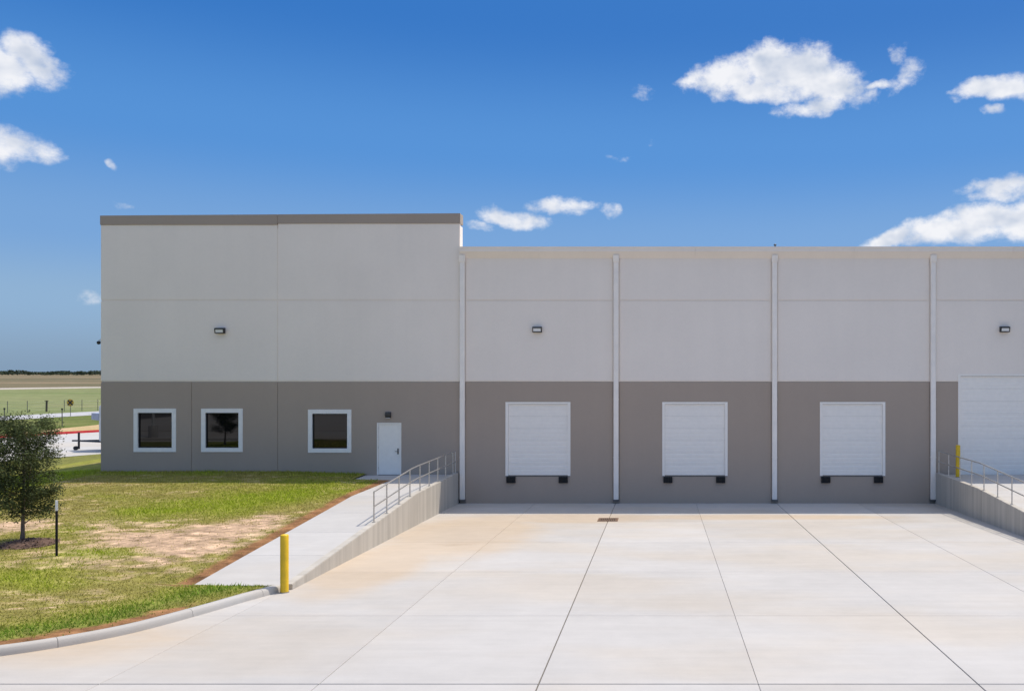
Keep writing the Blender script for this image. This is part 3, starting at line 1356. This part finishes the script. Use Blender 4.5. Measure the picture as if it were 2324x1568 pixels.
def sectional(hole, name, nsec, jw, label):
    x0, x1, z0, z1 = hole
    d = empty(name, ((x0 + x1) / 2 - WHX, 0, z0), parent=WH)
    d['label'] = label
    m = MB().box(x0, x0 + jw, YF - .02, .05, z0, z1).box(x1 - jw, x1, YF - .02, .05, z0, z1).box(x0 + jw, x1 - jw, YF - .018, .05, z1 - jw * .8, z1)
    part(m, 'frame', M_DOORW, d)
    za, zb = z0 + .02, z1 - jw * .8 - .01
    h = (zb - za) / nsec
    for k in range(nsec):
        q0, q1 = za + k * h + .002, za + (k + 1) * h - .002
        # pressed panel: two shallow ribs
        yf = YF + .035
        pr = [(yf + .04, q0), (yf, q0)]
        r = h
        for c in (.16, .5, .84):
            zc = q0 + (q1 - q0) * c
            pr += [(yf, zc - .03), (yf + .004, zc - .018), (yf + .004, zc + .018), (yf, zc + .03)]
        pr += [(yf, q1), (yf + .04, q1)]
        part(MB().prism_x(pr, x0 + jw + .004, x1 - jw - .004), 'door_section', M_DOORW, d)
    part(MB().box(x0 + jw, x1 - jw, YF + .02, YF + .07, z0 - .002, z0 + .018), 'bottom_seal', M_RUBBER, d)
    return d


for k, h in enumerate(dk):
    sectional(h, 'dock_door', 6, .11, ['closed white dock door next to the left ramp', 'closed white dock door in the middle of the three', 'closed white dock door next to the right ramp'][k])
sectional(BIG, 'overhead_door', 8, .10, 'tall closed white drive-in door at the right edge')
# steel sill under each dock door
for (a, b, z0, z1) in dk:
    part(MB().box(a + .02, b - .02, YF - .012, YF + .01, z0 - .03, z0 - .004), 'dock_sill', M_STEELD)

# ------------------------------------------------------------------ fittings on the wall
BUMP_LABEL = {}
side = ['left', 'right']
names3 = ['dock door nearest the left ramp', 'middle dock door', 'dock door nearest the right ramp']
first = None
for k, (a, b, c, d) in enumerate(DK):
    for s, (p0, p1) in enumerate(((a + 2.5, a + 23), (b - 26, b - 6))):
        cx = (wx(p0) + wx(p1)) / 2
        zc = wz(1087.8)
        if first is None:
            e = empty('dock_bumper', (cx, YF, zc))
            w = (wx(p1) - wx(p0)) / 2
            for q in range(5):
                xx = -w + .012 + q * (2 * w - .024) / 5
                MB().box(xx, xx + (2 * w - .024) / 5 - .006, -.105, -.014, -.125, .125).build('rubber_pad', M_RUBBER, e, bevel=.008)
            MB().box(-w, w, -.012, -.001, -.14, .14).build('back_plate', M_STEELD, e)
            MB().box(-w, -w + .010, -.09, -.013, -.12, .12).build('end_plate', M_BLACK, e)
            MB().box(w - .010, w, -.09, -.013, -.12, .12).build('end_plate', M_BLACK, e)
            first = e
        else:
            e = first.copy()
            COL.objects.link(e)
            e.location = (cx, YF, zc)
            for ch in first.children:
                c2 = ch.copy()
                COL.objects.link(c2)
                c2.parent = e
        tag(e, 'black rubber bumper under the %s corner of the %s' % (side[s], names3[k]), 'dock bumper', 'dock bumpers under the loading doors')


def wall_lamp(px, py, label):
    x, z = wx(px), wz(py)
    e = empty('wall_lamp', (x, YF, z))
    w, h = .19, .115
    MB().box(-.10, .10, -.03, -.001, -.09, .09).build('back_box', M_BLACK, e)
    # hood: top visor with cheeks
    m = MB().prism_x([(-.03, h - .055), (-.20, h - .07), (-.20, h - .02), (-.03, h)], -w, w)
    m.prism_x([(-.03, -h), (-.17, -h + .02), (-.20, h - .071), (-.03, h - .056)], -w, -w + .028)
    m.prism_x([(-.03, -h), (-.17, -h + .02), (-.20, h - .071), (-.03, h - .056)], w - .028, w)
    m.prism_x([(-.03, -h - .015), (-.17, -h), (-.17, -h + .019), (-.03, -h - .001)], -w, w)
    m.build('hood', M_BLACK, e)
    MB().prism_x([(-.031, -h + .002), (-.155, -h + .03), (-.18, h - .075), (-.031, h - .06)], -w + .03, w - .03).build('lens', M_LENS, e)
    return tag(e, label, 'wall lamp', 'hooded lamps on the facade')


wall_lamp(504, 750.5, 'black hooded wall lamp high on the tall left end of the building')
wall_lamp(1220.5, 748, 'black hooded wall lamp high above the dock door nearest the left ramp')
wall_lamp(2276.5, 747.5, 'black hooded wall lamp above the tall overhead door on the right')

e = empty('door_lamp', (wx(883), YF, wz(941)))
MB().prism_x([(-.001, -.12), (-.07, -.12), (-.11, -.02), (-.11, .08), (-.08, .12), (-.001, .12)], -.115, .115).build('housing', simple('bronze_housing', (.05, .045, .042), .5), e, bevel=.01)
MB().box(-.085, .085, -.105, -.03, -.135, -.1205).build('lens', M_LENS, e)
tag(e, 'small square dark lamp above the white personnel door', 'door lamp')

# dome camera at the left corner
e = empty('security_camera', (XL, .05, wz(777)))
MB().box(-.05, .0, -.06, .06, .0, .16).build('mount', M_WHITE, e)
MB().tube([(-.045, 0, .10), (-.15, 0, .10), (-.17, 0, .05)], .022).build('arm', M_WHITE, e)
MB().lathe([(.02, -.085), (.062, -.06), (.075, -.01), (.075, .03), (.04, .055)], 16, -.17, 0).build('dome', M_BLACK, e)
tag(e, 'small black dome camera on a white arm at the left corner of the building', 'security camera')

# small vent on the eave
e = empty('roof_vent', (wx(1762), .4, 10.5))
MB().lathe([(.035, -.01), (.035, .28)], 10).build('pipe', M_STEELD, e)
MB().lathe([(.06, .281), (.065, .31), (.02, .34)], 10).build('cap', M_STEELD, e)
tag(e, 'tiny dark vent pipe standing on the roof edge above the third downspout', 'vent pipe')

# ------------------------------------------------------------------ bollards


def bollard(x, y, z, h, label):
    e = empty('bollard', (x, y, z))
    r = .089
    MB().lathe([(r, -.1), (r, h - .03), (r * .93, h - .012), (r * .7, h - .002), (r * .3, h + .004)], 28).build('sleeve', M_YEL, e)
    MB().lathe([(r + .012, -.05), (r + .012, .012), (r + .002, .02)], 28).build('collar', simple('sealant', (.22, .19, .15), .9), e)
    return tag(e, label, 'bollard', 'yellow steel bollards')


bollard(-8.42, -16.62, court_z(-16.62), 1.30, 'yellow bollard at the foot of the left ramp where the kerb begins')
bollard(12.07, -.98, right_walk(-.98), 1.30, 'yellow bollard beside the tall overhead door on the right')

# ------------------------------------------------------------------ railings


def railing(x, ys, top, ycap0, ycap1, label, H=.90):
    e = empty('railing', (x, (ys[0] + ys[-1]) / 2, top(ys[0])))
    ex, ey, ez = e.location
    for y in ys:
        zb = top(y)
        MB().tube([(0, y - ey, zb - .03 - ez), (0, y - ey, zb + H - ez)], .0215, 10).build('post', M_STEEL, e)
        MB().lathe([(.05, zb + .001 - ez), (.05, zb + .012 - ez)], 12, 0, y - ey).build('base_flange', M_STEEL, e)
    for hh in (H, H * .52):
        pts = []
        yy = np.linspace(ycap0, ycap1, 14)
        for y in yy:
            pts.append((0, y - ey, top(y) + hh - ez))
        MB().tube(pts, .0225, 10).build('rail', M_STEEL, e)
    return tag(e, label, 'railing', 'steel railings on the ramps')


pl = [25.56, 26.76, 28.02, 29.24, 30.46, 31.68, 32.9, 34.1, 35.3, 35.72]
railing(-8.46, [p - D for p in pl], left_top, pl[0] - D, -.28, 'galvanised pipe railing on the wall of the left ramp')
pr_ = [35.7, 34.5, 33.2, 31.96, 30.74, 29.5, 28.3, 27.1, 25.9]
railing(11.52, [p - D for p in pr_], right_top, -.3, 25.9 - D, 'galvanised pipe railing on the ramp wall at the right edge')

# ------------------------------------------------------------------ drain grate
gxc, gyc = G(1380, 1187.5, .2)
gyc = -5.0
gxc = (1380 - VX) * (D + gyc) / F
e = empty('drain_grate', (gxc, gyc, court_z(gyc)))
tilt = math.atan(.0321)
e.rotation_euler = (-tilt, 0, 0)
MB().box(-.36, .36, -.40, -.335, -.02, .016).box(-.36, .36, .335, .40, -.02, .016).box(-.36, -.30, -.334, .334, -.02, .016).box(.30, .36, -.334, .334, -.02, .016).build('frame', M_RUST, e)
MB().box(-.299, .299, -.333, .333, .003, .0055).build('shade_plate', M_DARKHOLE, e)  # thin near-black plate: the shade below the bars is put into its colour
for k in range(9):
    xx = -.27 + k * .0675
    MB().box(xx - .016, xx + .016, -.334, .334, .006, .014).build('bar', M_RUST, e)
tag(e, 'rusty square drain grate on the joint in front of the dock wall', 'drain grate')

# ------------------------------------------------------------------ trees


def make_tree(seed, height, crown_r, clear, label, loc, group):
    rr = random.Random(seed)
    e = empty('oak_tree', loc)
    tag(e, label, 'tree', group)
    m = MB()
    tips = []
    H = height
    trunk = [(0, 0, -.1), (.01, .01, .2), (.02, 0, clear * .7), (.03, -.01, clear * 1.1), (.04, .02, H * .5), (.03, .03, H * .72), (.05, .02, H * .9)]
    rad = [.068, .055, .046, .042, .033, .02, .008]
    m.tube(trunk, rad, 9)
    crown_c = clear + (H - clear) * .48
    hz = (H - clear) * .54

    def inside(p):
        q = (p.z - crown_c) / hz
        rr_ = crown_r * (1.0 if q < 0 else 1.0)
        return (p.x / rr_) ** 2 + (p.y / rr_) ** 2 + q * q
    nb = 34
    for b in range(nb):
        t = b / (nb - 1)
        z0 = clear * .98 + (H * .86 - clear) * t
        az = b * 2.399 + rr.uniform(-.4, .4)
        q = (z0 + .25 - crown_c) / hz
        L = crown_r * max(.28, math.sqrt(max(.05, 1 - q * q))) * rr.uniform(.72, 1.06)
        up = rr.uniform(.25, .75)
        p = Vector((.03, 0, z0))
        pts, rads = [p.copy()], [.018 * (1 - .5 * t)]
        d = Vector((math.cos(az), math.sin(az), up)).normalized()
        n = 4
        for k in range(n):
            d = (d + Vector((rr.uniform(-.25, .25), rr.uniform(-.25, .25), rr.uniform(-.05, .22)))).normalized()
            p = p + d * L / n
            pts.append(p.copy())
            rads.append(.014 * (1 - t * .4) * (1 - (k + 1) / (n + .6)))
            for s in range(3):
                dd = (d + Vector((rr.uniform(-1, 1), rr.uniform(-1, 1), rr.uniform(-.5, .8)))).normalized()
                tp = p + dd * rr.uniform(.10, .26)
                if inside(tp) < 1.25:
                    tips.append((tp, dd))
                    if rr.random() < .6:
                        m.tube([p, tp], [.005, .002], 4, False)
        m.tube(pts, rads, 5, False)
        tips.append((p, d))
    m.build('trunk', M_BARK, e)
    # leaves in sprays round the twig ends
    vs, fs, cs = [], [], []
    for (tp, d) in tips:
        tone = rr.uniform(.5, 1.6)
        nl = rr.randint(34, 74)
        spread = rr.uniform(.07, .14)
        for k in range(nl):
            c = tp + Vector((rr.gauss(0, spread), rr.gauss(0, spread), rr.gauss(0, spread * .8)))
            u = Vector((rr.gauss(0, 1), rr.gauss(0, 1), rr.gauss(0, .6))).normalized()
            v = u.cross(Vector((rr.gauss(0, 1), rr.gauss(0, 1), rr.gauss(0, 1)))).normalized()
            l, w = rr.uniform(.022, .042), rr.uniform(.010, .017)
            wv = u.cross(v) * .006
            b = len(vs)
            vs += [c - u * l, c + v * w + wv, c + u * l, c - v * w + wv]
            fs += [(b, b + 1, b + 2), (b, b + 2, b + 3)]
            g = tone * rr.uniform(.7, 1.3)
            y = rr.random()
            col = (.080 * g + .03 * (y > .93), .100 * g + .02 * (y > .93), .036 * g)
            cs += [(*col, 1)] * 4
    me = bpy.data.meshes.new('crown')
    me.from_pydata(vs, [], fs)
    at = me.color_attributes.new('Col', 'FLOAT_COLOR', 'POINT')
    at.data.foreach_set('color', np.array(cs, dtype=np.float32).ravel())
    link('crown', me, M_LEAF, e)
    return e


tx, ty = G(50, 1243, .86)
tz = lawn_z(tx, ty)
tree = make_tree(5, 3.26, 1.05, .50, 'young oak tree with dense dark crown on the lawn at the left edge', (tx, ty, tz), 'young oak trees on the lawn')
rx_, ry_ = -27.3, -18.2
tree2 = make_tree(11, 3.6, 1.05, .7, 'young oak tree farther along the lawn, mirrored in the middle window', (rx_, ry_, lawn_z(rx_, ry_)), 'young oak trees on the lawn')


def mulch(x, y, r, name_label):
    rr = random.Random(int(x * 10))
    vs, fs, cs = [], [], []
    z0 = lawn_z(x, y)
    # mound
    n = 28
    rings = [(0, .10), (.35, .10), (.7, .07), (1.0, -.02)]
    base = []
    for q, h in rings:
        for k in range(n):
            a = 2 * math.pi * k / n
            rr_ = r * q * (1 + .12 * math.sin(3 * a + 1) + rr.uniform(-.05, .05))
            px, py = x + rr_ * math.cos(a), y + rr_ * .9 * math.sin(a)
            vs.append((px, py, lawn_z(px, py) + h + rr.uniform(-.012, .012)))
            t = rr.uniform(.6, 1.2)
            cs.append((.135 * t, .085 * t, .062 * t, 1))
    for i in range(len(rings) - 1):
        for k in range(n):
            a, b = i * n + k, i * n + (k + 1) % n
            fs.append((a, a + n, b + n, b)[::-1])
    for k in range(1300):
        a, q = rr.uniform(0, 6.283), math.sqrt(rr.random()) * 1.12
        px, py = x + r * q * math.cos(a), y + r * .9 * q * math.sin(a)
        h = .10 if q < .35 else (.10 - .12 * (q - .35) / .65)
        c = Vector((px, py, lawn_z(px, py) + max(0, h) + .012))
        u = Vector((rr.gauss(0, 1), rr.gauss(0, 1), rr.gauss(0, .35))).normalized()
        v = u.cross(Vector((0, 0, 1))).normalized()
        l, w = rr.uniform(.02, .06), rr.uniform(.006, .014)
        b = len(vs)
        up = Vector((0, 0, .008))
        vs += [c - u * l - v * w, c + u * l - v * w, c + u * l + v * w, c - u * l + v * w, c + up]
        fs += [(b, b + 1, b + 4), (b + 1, b + 2, b + 4), (b + 2, b + 3, b + 4), (b + 3, b, b + 4)]
        t = rr.uniform(.5, 1.7)
        cs += [(.15 * t, .097 * t, .075 * t, 1)] * 5
    me = bpy.data.meshes.new('mulch_bed')
    me.from_pydata([tuple(v) for v in vs], [], fs)
    at = me.color_attributes.new('Col', 'FLOAT_COLOR', 'POINT')
    at.data.foreach_set('color', np.array(cs, dtype=np.float32).ravel())
    o = link('mulch_bed', me, M_MULCH)
    tag(o, name_label, 'mulch', kind='stuff')


mulch(tx + .25, ty - .12, .62, 'brown bark mulch heaped round the foot of the tree')

# stake
sx, sy = G(128.5, 1266, .86)
sz = lawn_z(sx, sy)
e = empty('tree_stake', (sx, sy, sz))
MB().box(-.030, .030, -.006, .006, -.2, 1.12).box(-.006, .006, -.036, -.0061, -.2, 1.12).build('stake_shaft', M_BLACK, e)
MB().box(-.0302, .0302, -.0062, .0062, 1.121, 1.38).box(-.0062, .0062, -.0362, -.0063, 1.121, 1.38).build('painted_tip', M_WHITE, e)
tag(e, 'black steel stake with white painted tip standing beside the tree', 'stake')

# light column at the edge of the drive (mirrored in the left window)
e = empty('light_column', (-35.9, -25.2, court_z(-25.2)))
MB().lathe([(.3, -.1), (.3, .8), (.28, .83)], 18).build('concrete_base', M_KERB, e)
MB().tube([(0, 0, .82), (0, 0, 8.5)], [.09, .06], 10).build('mast', M_WHITE, e)
MB().box(-.2, .5, -.18, .18, 8.5, 8.62).build('lamp_head', M_BLACK, e, bevel=.02)
tag(e, 'pale light column on a round concrete base, mirrored in the leftmost window', 'light column')

# ------------------------------------------------------------------ things beyond the corner
# white enclosed trailer parked in the lot, only its nose in view
bx, by = G(226, 1021, LOTZ)
tr = empty('cargo_trailer', (bx, by, LOTZ))
tag(tr, 'white cargo trailer with black tongue and jack showing past the left corner of the building', 'trailer')
M_TRW = simple('trailer_white', (.74, .75, .77), .35, var=.04)
MB().box(.55, 5.6, -.95, .95, .6, 2.7).build('body', M_TRW, tr, bevel=.05)
MB().prism_z([(.549, -.93), (.549, .93), (-.45, .06), (-.45, -.06)][::-1], 1.82, 2.22).build('nose_shelf', simple('trailer_blue_grey', (.34, .38, .50), .4), tr)
MB().tube([(.6, -.75, .55), (-1.2, -.04, .55)], .05, 6).build('tongue', M_BLACK, tr)
MB().tube([(.6, .75, .55), (-1.2, .04, .55)], .05, 6).build('tongue', M_BLACK, tr)
MB().box(-1.62, -1.16, -.05, .05, .51, .61).build('coupler', M_STEELD, tr)
MB().tube([(-1.24, 0, .06), (-1.24, 0, 1.05)], .06, 8).build('jack', M_BLACK, tr)
MB().tube([(-1.42, -.07, .12), (-1.42, .07, .12)], .12, 12).build('jack_wheel', M_TYRE, tr)
for wx_ in (2.2, 3.05):
    w = MB().tube([(wx_, -1.12, .36), (wx_, -.96, .36)], .36, 20).build('wheel', M_TYRE, tr)
    MB().tube([(wx_, -1.135, .36), (wx_, -1.121, .36)], .2, 14).build('rim', M_STEEL, w)

# round yellow warning sign beside the road
gx_, gy_ = G(160, 945, FARZ)
e = empty('road_sign', (gx_, gy_, FARZ))
hs = 1.45
m = MB().tube([(0, 0, -.2), (0, 0, hs + .3)], .03, 6)
m.build('post', M_STEELD, e)


def disc(r, y0, y1, zc, n=28):
    vs = [(r * math.cos(2 * math.pi * k / n), y0, zc + r * math.sin(2 * math.pi * k / n)) for k in range(n)]
    vs += [(x, y1, z) for x, _, z in vs]
    fs = [tuple(range(n)), tuple(range(2 * n - 1, n - 1, -1))] + [(k, n + k, n + (k + 1) % n, (k + 1) % n) for k in range(n)]
    return MB().add(vs, fs)


disc(.36, -.05, -.035, hs).build('plate', simple('sign_yellow', (.62, .36, .03), .5), e)
m = MB()
for sg in (-1, 1):
    u = Vector((math.cos(math.pi / 4), 0, sg * math.sin(math.pi / 4)))
    v = Vector((-u.z, 0, u.x))
    c = Vector((0, -.056 - .004 * (sg > 0), hs))
    q = [c - u * .36 - v * .07, c + u * .36 - v * .07, c + u * .36 + v * .07, c - u * .36 + v * .07]
    q2 = [p + Vector((0, .004, 0)) for p in q]
    m.add(q + q2, [(0, 1, 2, 3), (7, 6, 5, 4), (0, 4, 5, 1), (1, 5, 6, 2), (2, 6, 7, 3), (3, 7, 4, 0)])
m.build('black_cross', M_BLACK, e)
tag(e, 'round yellow and black road sign on a post beside the far road', 'road sign')

# wire fence on the far side of the road
fence_px = [(-22, 938), (17, 937), (62, 936.5), (105, 934.5), (146, 933.5), (186, 932.5), (222, 931.5), (262, 930)]
fx, fy = G(17, 937, FARZ)
e = empty('wire_fence', (fx, fy, FARZ))
pts = []
for k, (px, py) in enumerate(fence_px):
    x, y = G(px, py, FARZ)
    pts.append((x - fx, y - fy))
    if k == 3:
        continue
    MB().tube([(x - fx, y - fy, -.2), (x - fx, y - fy, 1.35)], .035, 6).build('fence_post', M_STEELD, e)
for h in (.25, .55, .85, 1.15):
    m = MB()
    for a, b in zip(pts[:-1], pts[1:]):
        m.tube([(a[0], a[1], h), (b[0], b[1], h)], .008, 3, False)
    m.build('wire', M_STEEL, e)
tag(e, 'thin wire fence on steel posts along the far road', 'fence')
x, y = G(105.5, 934.5, FARZ)
e = empty('marker_post', (x, y, FARZ))
MB().tube([(0, 0, -.2), (.03, 0, 1.25)], [.11, .10], 8).build('timber', simple('old_timber', (.10, .085, .06), .9), e)
MB().box(-.16, .2, -.10, .10, 1.251, 1.33).build('cap', simple('old_timber_cap', (.12, .10, .07), .9), e)
tag(e, 'stout dark timber post in the fence line left of the road sign', 'post')
for k, (px, py, lab) in enumerate(((141, 969, 'thin dark pole on the near verge just left of the road sign'), (10, 968, 'thin dark pole on the near verge at the left edge above the tree'))):
    x, y = G(px, py, FARZ)
    e = empty('marker_pole', (x, y, FARZ))
    MB().tube([(0, 0, -.2), (0, 0, 1.45)], .04, 6).build('pole', M_STEELD, e)
    MB().box(-.05, .05, -.045, .045, 1.451, 1.6).build('tip', M_BLACK, e)
    tag(e, lab, 'pole', 'thin poles on the roadside verge')


# far woodland on the horizon
def woodland():
    rr = random.Random(21)
    vs, fs, cs = [], [], []
    for k in range(620):
        Z = rr.uniform(1000, 1400)
        px = rr.uniform(-500, 420)
        x = (px - VX) * Z / F
        y = Z - D
        h = rr.uniform(2.0, 4.6) * (1 + .35 * math.sin(px * .05) * math.sin(px * .013 + 1))
        w = rr.uniform(3, 8)
        tone = rr.uniform(.6, 1.3)
        for q in range(34):
            c = Vector((x + rr.gauss(0, w * .5), y + rr.gauss(0, w * .4), FARZ + h * rr.random() ** .8))
            s = rr.uniform(.5, 1.3)
            u = Vector((rr.gauss(0, 1), rr.gauss(0, .6), rr.gauss(0, 1))).normalized() * s
            v = u.cross(Vector((rr.gauss(0, 1), rr.gauss(0, 1), rr.gauss(0, 1)))).normalized() * s
            b = len(vs)
            vs += [c - u, c + v, c + u, c - v]
            fs.append((b, b + 1, b + 2, b + 3))
            t = tone * rr.uniform(.7, 1.3)
            cs += [(.050 * t, .068 * t, .038 * t, 1)] * 4
    me = bpy.data.meshes.new('far_woodland')
    me.from_pydata([tuple(v) for v in vs], [], fs)
    at = me.color_attributes.new('Col', 'FLOAT_COLOR', 'POINT')
    at.data.foreach_set('color', np.array(cs, dtype=np.float32).ravel())
    o = link('far_woodland', me, M_LEAF)
    tag(o, 'low dark belt of distant trees along the horizon', 'woodland', kind='stuff')


woodland()
